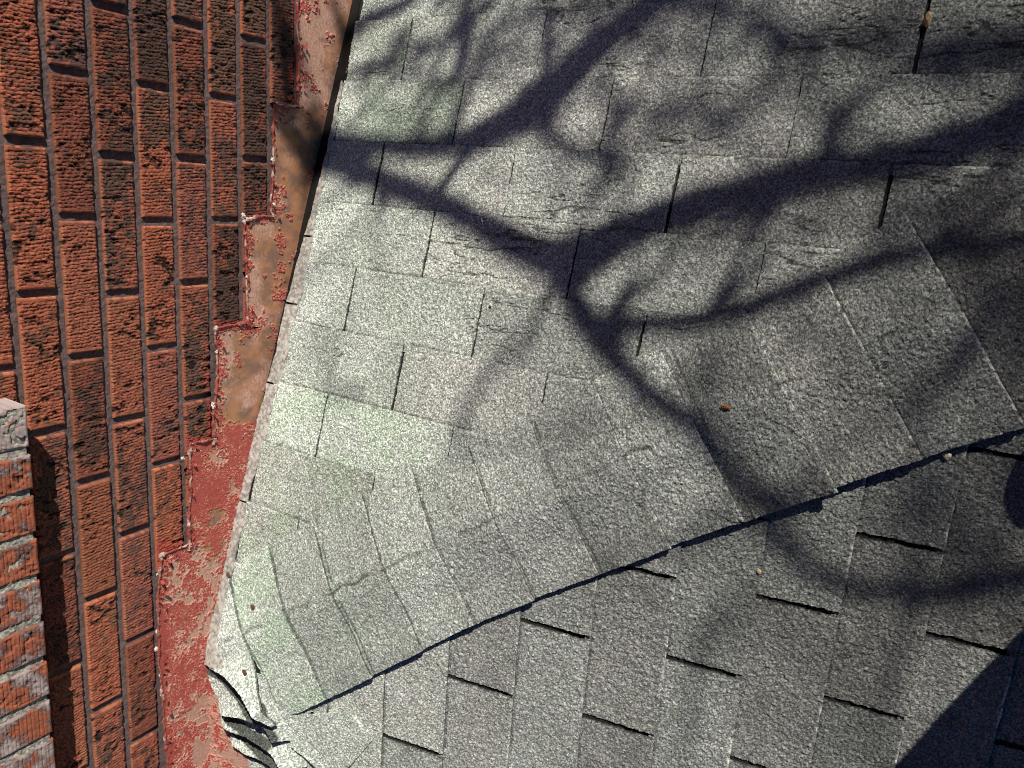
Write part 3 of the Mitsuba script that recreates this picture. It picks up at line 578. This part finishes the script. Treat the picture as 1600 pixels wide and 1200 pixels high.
put('mortar', m, 'pale_mortar', sill)
win = thing('window', 'white framed window standing on the rowlock sill', 'window')
for c_, s_ in [((.012, -.60, .72), (.05, .06, 1.1)), ((.012, -1.53, .72), (.05, .06, 1.1)), ((.012, -1.065, 1.25), (.05, .87, .06)), ((.012, -1.065, .19), (.05, .87, .05)), ((.010, -1.065, .70), (.04, .87, .04))]:
    put('frame', box(c_, s_), 'frame_paint', win)
put('pane', box((.005, -1.065, .72), (.004, .9, 1.06)), 'black_plastic', win)

# ------------------------------------------------------------------ small debris and nail heads on the roof
def debris(name, cat, label, P, r, m, seed, squash=(1, 1, .5), sub=2, group=None):
    tag(put(name, blob(P, r, seed, sub, .45, squash), m, smooth=35), label, cat, group)
debris('leaf_fragment', 'leaf', 'small curled orange brown leaf scrap beside the shadow on the hip caps', onA(.9121, -.5047, .0098), .0065, 'leaf_brown', 1, (1.1, .45, .35))
debris('paint_chip', 'chip', 'cream coloured chip lying in the dark gap under the right end of the hip caps', onB(1.1884, -.5212, .008), .0048, 'chip_white', 2)
debris('acorn_shell', 'acorn', 'tan acorn shell at the head of a dark slot near the top right corner', onA(1.0613, .030, .010), .0085, 'shell_tan', 3, (.5, 1, .6))
debris('pebble', 'pebble', 'tiny white pebble on the shingles near the top right corner', onA(1.1179, .0177, .008), .0038, 'chip_white', 4)
debris('pebble', 'pebble', 'tiny pale pebble beside a slot left of the main shadow fork', onA(.4883, -.4186, .008), .0030, 'chip_white', 5)
debris('pebble', 'pebble', 'tiny orange pebble on the lower slope under the hip', onB(.9878, -.7379, .008), .0030, 'shell_tan', 6)
for (x, y), lb in zip([(.1117, -1.0409), (.0291, -1.0052), (.128, -1.1567)], ['small rusty nail head on the first hip cap, the upper right one of three', 'rusty nail head at the pale sealant by the first hip cap', 'faint rusty nail head on the lowest part of the first hip cap']):
    cz = trimesh.creation.cylinder(radius=.0052, height=.0024, sections=14); cz.apply_translation(onA(np.array(x), np.array(y), .0085 if y > -1.1 else .0085))
    tag(put('nail_head', cz, 'rust'), lb, 'nail', 'rusty nail heads')

# ------------------------------------------------------------------ bare tree on the sunny side
TREE = {'m1': [(2.285, 2.089, 0.605, 0.0273), (2.23, 2.052, 0.606, 0.027), (2.171, 2.017, 0.606, 0.0262), (2.101, 1.983, 0.606, 0.0245), (2.026, 1.953, 0.605, 0.0244), (1.954, 1.921, 0.604, 0.0249), (1.889, 1.889, 0.603, 0.0255), (1.821, 1.852, 0.604, 0.0266), (1.739, 1.81, 0.607, 0.0285), (1.671, 1.763, 0.611, 0.0325), (1.61, 1.718, 0.614, 0.0314), (1.569, 1.702, 0.608, 0.0236), (1.496, 1.708, 0.596, 0.022), (1.418, 1.722, 0.582, 0.0211), (1.335, 1.737, 0.567, 0.0205), (1.251, 1.742, 0.555, 0.02), (1.165, 1.744, 0.544, 0.0189), (1.07, 1.756, 0.53, 0.0201), (0.98, 1.766, 0.517, 0.0195), (0.954, 1.778, 0.552, 0.0253), (0.948, 1.8, 0.609, 0.0174)],
 'm4': [(1.72, 2.206, 0.502, 0.0256), (1.689, 2.166, 0.504, 0.0249), (1.641, 2.124, 0.507, 0.0249), (1.584, 2.067, 0.514, 0.0276), (1.545, 2.021, 0.518, 0.032), (1.505, 1.978, 0.521, 0.0381), (1.476, 1.936, 0.524, 0.037), (1.432, 1.9, 0.525, 0.027), (1.379, 1.868, 0.525, 0.024), (1.324, 1.835, 0.525, 0.0215), (1.264, 1.812, 0.522, 0.02), (1.184, 1.798, 0.516, 0.0184), (1.099, 1.789, 0.51, 0.0175), (1.008, 1.782, 0.502, 0.0185), (0.948, 1.782, 0.511, 0.0209)],
 'm3': [(2.475, 1.691, 0.732, 0.015), (2.428, 1.631, 0.734, 0.0143), (2.375, 1.589, 0.737, 0.0115), (2.31, 1.558, 0.743, 0.0117), (2.248, 1.543, 0.748, 0.0109), (2.192, 1.53, 0.751, 0.0107), (2.146, 1.53, 0.753, 0.0109), (2.11, 1.543, 0.752, 0.0108), (2.077, 1.565, 0.751, 0.0114), (2.04, 1.585, 0.75, 0.0117), (1.994, 1.609, 0.752, 0.0116), (1.947, 1.633, 0.754, 0.0113), (1.898, 1.644, 0.745, 0.0134), (1.845, 1.655, 0.731, 0.0137), (1.794, 1.673, 0.715, 0.0147), (1.747, 1.692, 0.698, 0.0169), (1.699, 1.713, 0.681, 0.0187), (1.661, 1.732, 0.665, 0.0195), (1.629, 1.751, 0.648, 0.0199), (1.598, 1.767, 0.633, 0.0143)],
 'm2': [(2.355, 2.009, 0.697, 0.0134), (2.298, 1.988, 0.695, 0.0137), (2.239, 1.968, 0.693, 0.0143), (2.177, 1.942, 0.692, 0.0153), (2.128, 1.916, 0.691, 0.0165), (2.079, 1.882, 0.693, 0.0167), (2.028, 1.847, 0.695, 0.0155), (1.975, 1.81, 0.697, 0.0147), (1.919, 1.778, 0.698, 0.0134), (1.858, 1.753, 0.697, 0.0138), (1.804, 1.733, 0.694, 0.0157), (1.757, 1.718, 0.69, 0.0175), (1.713, 1.707, 0.685, 0.0139)],
 'm8': [(2.061, 3.01, 0.945, 0.0112), (2.086, 2.938, 0.937, 0.0109), (2.105, 2.883, 0.924, 0.0126), (2.144, 2.85, 0.905, 0.0122), (2.169, 2.804, 0.889, 0.0107), (2.189, 2.751, 0.876, 0.0111), (2.189, 2.69, 0.865, 0.0113), (2.172, 2.628, 0.854, 0.008)],
 't4': [(1.588, 2.172, 0.649, 0.0215), (1.597, 2.153, 0.666, 0.0145), (1.634, 2.146, 0.679, 0.0109), (1.688, 2.139, 0.693, 0.0102), (1.739, 2.139, 0.704, 0.0089), (1.794, 2.142, 0.714, 0.0065), (1.84, 2.13, 0.73, 0.0044)],
 't18': [(1.429, 1.966, 0.574, 0.0137), (1.398, 1.931, 0.584, 0.0141), (1.367, 1.891, 0.596, 0.0131), (1.349, 1.855, 0.607, 0.0103)],
 't7': [(1.813, 2.049, 0.822, 0.0123), (1.877, 2.134, 0.848, 0.0113), (1.944, 2.223, 0.872, 0.0102), (2.009, 2.311, 0.897, 0.0082), (2.073, 2.404, 0.921, 0.0062)],
 't19': [(2.168, 2.85, 1.265, 0.0079), (2.213, 2.92, 1.335, 0.0078), (2.257, 2.98, 1.409, 0.0072), (2.302, 3.044, 1.48, 0.0062)],
 't10': [(2.151, 2.251, 0.762, 0.0101), (2.177, 2.348, 0.787, 0.0098), (2.216, 2.443, 0.814, 0.0113), (2.271, 2.534, 0.841, 0.01), (2.329, 2.611, 0.872, 0.0075), (2.395, 2.697, 0.901, 0.0067)],
 't11': [(2.151, 2.296, 0.885, 0.0157), (2.149, 2.302, 0.86, 0.0139), (2.148, 2.305, 0.837, 0.0123), (2.153, 2.313, 0.811, 0.0114)],
 't12': [(2.386, 2.396, 0.855, 0.0142), (2.383, 2.393, 0.833, 0.0117), (2.382, 2.396, 0.809, 0.0106), (2.386, 2.39, 0.788, 0.0099)],
 't14': [(2.115, 2.186, 0.917, 0.0127), (2.162, 2.275, 0.936, 0.0116), (2.215, 2.355, 0.958, 0.0104), (2.262, 2.438, 0.979, 0.0085)],
 't15': [(2.025, 2.234, 0.972, 0.0115), (2.036, 2.325, 0.99, 0.0144), (2.083, 2.405, 1.011, 0.0129), (2.145, 2.463, 1.04, 0.0074)],
 't20': [(2.283, 3.115, 1.186, 0.0098), (2.364, 3.178, 1.219, 0.0101), (2.45, 3.252, 1.248, 0.0099), (2.532, 3.331, 1.275, 0.0086), (2.623, 3.401, 1.306, 0.0065)],
 't21': [(2.0, 2.843, 0.995, 0.0098), (2.067, 2.876, 1.03, 0.0092), (2.153, 2.912, 1.065, 0.0088), (2.244, 2.959, 1.096, 0.0075)],
 'u1': [(1.185, 2.434, 0.727, 0.0028), (1.236, 2.534, 0.711, 0.0241), (1.321, 2.58, 0.732, 0.0147), (1.398, 2.645, 0.746, 0.0164), (1.456, 2.713, 0.76, 0.0162)],
 'u2': [(1.264, 2.535, 0.849, 0.0038), (1.347, 2.614, 0.831, 0.0137), (1.481, 2.673, 0.854, 0.0101), (1.59, 2.743, 0.874, 0.0125), (1.659, 2.836, 0.887, 0.0156), (1.73, 2.916, 0.904, 0.0145)],
 'u3': [(1.629, 2.856, 0.854, 0.0144), (1.653, 2.856, 0.888, 0.0128), (1.691, 2.855, 0.923, 0.0128), (1.705, 2.838, 0.962, 0.0132), (1.724, 2.832, 0.998, 0.0103)],
 'u4': [(1.746, 2.729, 1.028, 0.0091), (1.81, 2.907, 1.078, 0.0092), (1.879, 3.096, 1.124, 0.0095), (1.954, 3.285, 1.17, 0.0087), (2.049, 3.471, 1.216, 0.0089)],
 'u5': [(1.734, 2.899, 1.114, 0.0093), (1.818, 3.077, 1.152, 0.0093), (1.91, 3.254, 1.19, 0.0091), (2.024, 3.417, 1.233, 0.0083)],
 'u6': [(1.736, 2.651, 0.779, 0.0126), (1.708, 2.554, 0.762, 0.0115), (1.694, 2.457, 0.746, 0.0096), (1.676, 2.36, 0.729, 0.0088)],
 'u7': [(1.689, 3.265, 1.142, 0.0081), (1.789, 3.302, 1.165, 0.0073), (1.891, 3.316, 1.194, 0.0069), (2.001, 3.337, 1.222, 0.0062), (2.103, 3.37, 1.247, 0.0054)],
 'u8': [(1.702, 3.315, 1.263, 0.0076), (1.83, 3.432, 1.296, 0.0057), (1.97, 3.488, 1.348, 0.0052), (2.119, 3.591, 1.385, 0.0062), (2.232, 3.704, 1.42, 0.0067)],
 'v1': [(3.229, 4.193, 1.683, 0.0188), (3.112, 4.091, 1.632, 0.02), (3.006, 3.983, 1.582, 0.0179), (2.893, 3.893, 1.528, 0.0154), (2.775, 3.807, 1.471, 0.0129), (2.657, 3.74, 1.409, 0.0104)],
 'v2': [(3.186, 3.984, 1.609, 0.0157), (3.133, 3.976, 1.612, 0.0149), (3.073, 3.985, 1.609, 0.0142), (3.037, 3.977, 1.611, 0.0142)],
 'v3': [(2.993, 2.963, 1.517, 0.0091), (3.044, 3.01, 1.576, 0.0084), (3.099, 3.057, 1.635, 0.0076), (3.154, 3.102, 1.693, 0.0063)],
 'v4': [(2.982, 3.391, 1.835, 0.009), (2.99, 3.364, 1.869, 0.0085), (3.024, 3.318, 1.897, 0.0082), (3.053, 3.267, 1.925, 0.0076)],
 'v5': [(2.88, 3.187, 1.647, 0.0061), (2.945, 3.322, 1.685, 0.006), (3.001, 3.464, 1.726, 0.0058)],
 'v6': [(2.733, 3.111, 1.678, 0.006), (2.824, 3.235, 1.711, 0.0061), (2.912, 3.367, 1.745, 0.0062)],
 'v7': [(3.102, 3.705, 1.556, 0.0145), (3.105, 3.786, 1.623, 0.0134), (3.104, 3.865, 1.69, 0.0143), (3.111, 3.936, 1.76, 0.0142)],
 'v8': [(2.837, 3.509, 1.751, 0.0065), (2.89, 3.653, 1.799, 0.0069), (2.953, 3.799, 1.847, 0.0076), (3.036, 3.938, 1.896, 0.0065)],
 'v9': [(2.523, 3.506, 1.888, 0.0091), (2.555, 3.636, 1.895, 0.0096), (2.615, 3.76, 1.904, 0.0098), (2.685, 3.884, 1.912, 0.0084)],
 'v10': [(3.133, 3.56, 1.698, 0.0143), (3.195, 3.738, 1.754, 0.0153), (3.28, 3.899, 1.806, 0.0118), (3.382, 4.037, 1.855, 0.0099)],
 'v11': [(2.902, 3.673, 1.702, 0.008), (3.006, 3.744, 1.772, 0.0078), (3.115, 3.826, 1.839, 0.0082), (3.231, 3.925, 1.887, 0.0057)],
 'v12': [(2.35, 3.446, 1.361, 0.0102), (2.467, 3.547, 1.467, 0.0119), (2.538, 3.647, 1.573, 0.0126)],
 'w1': [(1.422, 2.998, 1.14, 0.0159), (1.396, 2.861, 1.095, 0.0188), (1.37, 2.72, 1.05, 0.0157), (1.343, 2.607, 1.036, 0.0103)],
 'w2': [(1.185, 2.544, 0.756, 0.011), (1.225, 2.581, 0.764, 0.0129), (1.264, 2.615, 0.77, 0.0116)],
 'w3': [(1.027, 1.992, 0.583, 0.0147), (1.04, 1.969, 0.614, 0.0178), (1.054, 1.939, 0.637, 0.013), (1.067, 1.903, 0.677, 0.0063)]}
tree = thing('bare_tree', 'leafless spreading tree whose limbs throw the branching shadows across the shingles', 'tree')
TX, TY = 5.6, 3.3
zt = np.linspace(-4.2, 5.5, 40)
trunk = np.stack([TX + .12 * np.sin(zt * .7), TY + .10 * np.cos(zt * .9), zt], 1)
put('trunk', tube(trunk, np.interp(zt, [-4.2, -3.6, 1, 5.5], [.34, .22, .17, .05]), 14, .06, 3), 'bark', tree, smooth=40)
cloud = []
for j, (nm, pts) in enumerate(TREE.items()):
    pts = np.array(pts, float)
    if nm[0] == 'm':
        p0, r0 = pts[0, :3], pts[0, 3]
        d = pts[0, :3] - pts[1, :3]; d /= np.linalg.norm(d)
        t_end = np.array([TX, TY, {'m1': .95, 'm2': 1.25, 'm3': 1.0, 'm4': 1.6, 'm8': 2.1}[nm]])
        L = np.linalg.norm(t_end - p0); tt = np.linspace(1, 0, 14)[:-1, None]
        ext = p0 * (1 - tt) ** 2 + 2 * tt * (1 - tt) * (p0 + d * L * .45 + np.array([0, .35 if nm in ('m4', 'm8') else 0, 0])) + t_end * tt ** 2
        pts = np.vstack([np.c_[ext, r0 + (.075 - r0) * tt[:, 0] ** 1.5], pts])
        q = smooth_line(pts, .03, 4); put('limb', tube(q[:, :3], q[:, 3], 10, .10, j), 'bark', tree, smooth=50)
    else:
        C_ = np.vstack(cloud); near = C_[np.argmin(np.linalg.norm(C_[:, :3] - pts[0, :3], axis=1))]
        if np.linalg.norm(near[:3] - pts[0, :3]) > .02:
            pts = np.vstack([[*near[:3], .004], [*(near[:3] * .5 + pts[0, :3] * .5 + SUN * .1), .004], pts])
        q = smooth_line(pts, .03, 3); q[:, 3] = np.minimum(q[:, 3], np.interp(np.arange(len(q)), [0, len(q) - 1], [.05, .02])); put('twig', tube(q[:, :3], q[:, 3], 6, .10, j), 'bark', tree, smooth=50)
    cloud.append(q)
gt = np.random.default_rng(77); tw = []
for j in range(230):                                   # the thin outer crown: soft broken shade on the upper right of the roof
    while True:
        sx, sy = gt.uniform(.15, 1.75), gt.uniform(-.75, .45)
        if gt.uniform() < np.clip(.10 + .55 * (sx - .5) + .75 * (sy + .25), .04, 1): break
    D = gt.uniform(4.0, 8.5); P0 = np.array([sx, sy, -.61387 - .29817 * sy]) + SUN * D
    th = gt.uniform(0, 2 * np.pi); d0 = np.array([math.cos(th), math.sin(th), gt.uniform(-.2, .5)]); L = gt.uniform(.2, .7); n_ = 6
    q = P0 + np.linspace(-.5, .5, n_)[:, None] * L * d0 + np.cumsum(gt.normal(0, .02, (n_, 3)), axis=0)
    tw.append(tube(q, np.linspace(gt.uniform(.004, .010), .002, n_), 5, .1, j))
for j in range(46):
    sx, sy = gt.uniform(.12, .95), gt.uniform(-.32, .22); D = gt.uniform(2.6, 4.2)
    P0 = np.array([sx, sy, -.61387 - .29817 * sy]) + SUN * D
    th = gt.normal(.85, .55); d0 = np.array([math.cos(th), math.sin(th), gt.uniform(-.3, .2)]); L = gt.uniform(.15, .40); n_ = 7
    q = P0 + np.linspace(-.5, .5, n_)[:, None] * L * d0 + np.cumsum(gt.normal(0, .012, (n_, 3)), axis=0)
    tw.append(tube(q, np.linspace(gt.uniform(.003, .0065), .0018, n_), 5, .1, j))
k = put('fine_twigs', trimesh.util.concatenate(tw), 'bark', tree); labels[k] = {'kind': 'stuff'}
gs = np.array([(-1500, -1500), (1500, -1500), (1500, 1500), (-1500, 1500)], float)
k = put('ground', (np.c_[gs, np.full(4, -4.2)], np.array([[0, 1, 2], [0, 2, 3]])), 'soil'); tag(k, 'ground below the house', None, None, 'structure')
# the eaves and the wall below the roof
zA, zB = (lambda y: -.61387 - .29817 * y), (lambda x: -.26524 - .21421 * x); yh = HIP0 + HIP1 * XW
def board(p, q, nrm):
    p, q, nrm = (np.array(t_, float) for t_ in (p, q, nrm)); dz = np.array([0, 0, -.18])
    v = np.array([p, q, q + dz, p + dz]); v = np.vstack([v, v + .024 * nrm])
    f = np.array([[0, 1, 2, 3], [7, 6, 5, 4], [0, 4, 5, 1], [1, 5, 6, 2], [2, 6, 7, 3], [3, 7, 4, 0]])
    put('eave_board', (v, f), 'frame_paint', roof)
board((XW, -3.2, zB(XW) + .006), (XW, yh, zB(XW) + .006), (1, 0, 0)); board((XW, yh, zB(XW) + .006), (XW, 2.6, zA(2.6) + .006), (1, 0, 0))
board((0, 2.6, zA(2.6) + .006), (XW, 2.6, zA(2.6) + .006), (0, 1, 0)); board((0, -3.2, zB(0) + .006), (XW, -3.2, zB(XW) + .006), (0, -1, 0))
put('soffit', box((XW / 2, -.3, -1.62), (XW, 5.8, .03)), 'frame_paint', roof)

# ------------------------------------------------------------------ the person holding the phone, standing just outside the view
def body(bones, res=.014, it=10):
    parts = []
    for (p, rp), (q, rq) in bones:
        sp = [m3.Manifold.sphere(r, 20).translate(list(map(float, c))) for c, r in ((p, rp), (q, rq))]
        parts.append(m3.Manifold.batch_hull(sp))
    m = m3.Manifold.batch_boolean(parts, m3.OpType.Add).refine_to_length(res); mm = m.to_mesh()
    t = trimesh.Trimesh(mm.vert_properties[:, :3], mm.tri_verts, process=True)
    trimesh.smoothing.filter_taubin(t, iterations=it); return t
def chain(*a): return [((a[i][:3], a[i][3]), (a[i + 1][:3], a[i + 1][3])) for i in range(len(a) - 1)]
person = thing('person', 'person in dark jacket standing on the lower slope, holding a phone over the roof', 'person')
k1, h1 = (1.585, -.40, -.10), (1.70, -.36, .30); k2, h2 = (1.84, -.13, -.08), (1.76, -.16, .30)
legs = chain((1.550, -.405, -.46, .062), (1.556, -.40, -.36, .066), (1.562, -.40, -.26, .064), (*k1, .066), (1.645, -.385, .09, .080), (*h1, .098)) + chain((1.80, -.13, -.52, .048), (1.81, -.13, -.40, .054), (1.82, -.13, -.27, .066), (*k2, .064), (1.80, -.145, .10, .080), (*h2, .098)) + chain((*h1, .103), (*h2, .103))
put('jeans', body(legs), 'denim', person, smooth=True)
coat = chain((1.80, -.33, .30, .12), (1.80, -.19, .30, .12), (1.79, -.20, .52, .125), (1.78, -.13, .70, .085), (1.78, -.25, .76, .09), (1.78, -.39, .70, .085), (1.79, -.32, .52, .125), (1.80, -.33, .30, .12)) + chain((1.79, -.26, .50, .13), (1.78, -.26, .80, .07))
arms = [chain((1.77, -.43, .70, .062), (1.58, -.50, .50, .050), (1.50, -.46, .51, .046), (1.335, -.30, .555, .034)), chain((1.77, -.09, .70, .062), (1.60, .02, .52, .050), (1.50, .03, .53, .046), (1.325, -.10, .585, .034))]
put('jacket', body(coat + arms[0] + arms[1]), 'dark_cloth', person, smooth=True)
head = body(chain((1.77, -.26, .80, .055), (1.745, -.26, .90, .056)) + chain((1.745, -.26, .985, .088), (1.725, -.26, .955, .078), (1.70, -.26, .905, .048)) + chain((1.655, -.26, .945, .011), (1.638, -.26, .925, .015)) + chain((1.745, -.345, .95, .016), (1.75, -.35, .97, .014)) + chain((1.745, -.175, .95, .016), (1.75, -.17, .97, .014)), .008, 6)
put('head', head, 'skin', person, smooth=True)
put('hair', body(chain((1.765, -.26, 1.00, .088), (1.79, -.26, .95, .078), (1.80, -.26, .90, .06)) + chain((1.725, -.26, 1.035, .062), (1.76, -.26, 1.01, .086)), .012, 4), 'hair', person, smooth=True)
for y in (-.295, -.225):
    put('eye', blob((1.660, y, .965), .010, 1, 2, 0), 'chip_white', person, smooth=True)
for (ax, ay, az), dx in (((1.578, -.405, -.56), 0), ((1.80, -.13, -.60), 0)):
    def sz(x): return -.26524 - .21421 * x
    sh = chain((ax + .045, ay, sz(ax + .045) + .055, .045), (ax, ay, sz(ax) + .10, .055)) + chain((ax + .045, ay, sz(ax + .045) + .055, .045), (ax - .10, ay + .005, sz(ax - .10) + .062, .048), (ax - .205, ay + .005, sz(ax - .205) + .078, .050)) + chain((ax, ay, sz(ax) + .10, .055), (ax - .10, ay, sz(ax - .10) + .085, .046))
    put('shoe', body(sh, .01, 6), 'rubber', person, smooth=True)
PC = CAM - FWD * .010 + RIGHT * .052 + DOWN * .022
Rp = np.stack([RIGHT, DOWN, FWD], 1)
ph = m3.Manifold.batch_hull([m3.Manifold.sphere(.0035, 12).translate([sx * .068, sy * .031, 0.0]) for sx in (-1, 1) for sy in (-1, 1)]).to_mesh()
pm = trimesh.Trimesh(ph.vert_properties[:, :3] @ Rp.T + PC, ph.tri_verts)
phone = tag(put('phone', pm, 'black_plastic', smooth=40), 'black phone held level over the roof by the standing person', 'phone')
def hand(side):
    # right end (+x) of the phone: palms behind it, four fingers along the back edge, thumb on the screen side
    e = PC + Rp @ np.array([.066, side * .030, -.016]); wr = np.array([1.335, -.30, .555]) if side > 0 else np.array([1.325, -.10, .585])
    pa = e * .55 + wr * .45; br = chain((*wr, .024), (*pa, .026), (*(e * .8 + wr * .2), .022)); up = Rp @ np.array([-1, 0, 0.]); sd = Rp @ np.array([0, side * 1., 0]); bk = Rp @ np.array([0, 0, -1.])
    for q, ln in enumerate((.062, .068, .064, .052)):
        b0 = e * .85 + wr * .15 + bk * (.012 - .012 * q) + sd * .012; b1 = b0 + up * ln * .5 + sd * .006; b2 = b1 + up * ln * .38 - sd * .010
        br += chain((*b0, .0095), (*b1, .0085), (*b2, .0075))
    t0 = pa + bk * .012; t1 = e + bk * .016 - sd * .006; t2 = t1 + up * .022 - sd * .012
    br += chain((*t0, .013), (*t1, .0105), (*t2, .009)); return body(br, .004, 4)
put('hand', hand(1), 'skin', person, smooth=True); put('hand', hand(-1), 'skin', person, smooth=True)
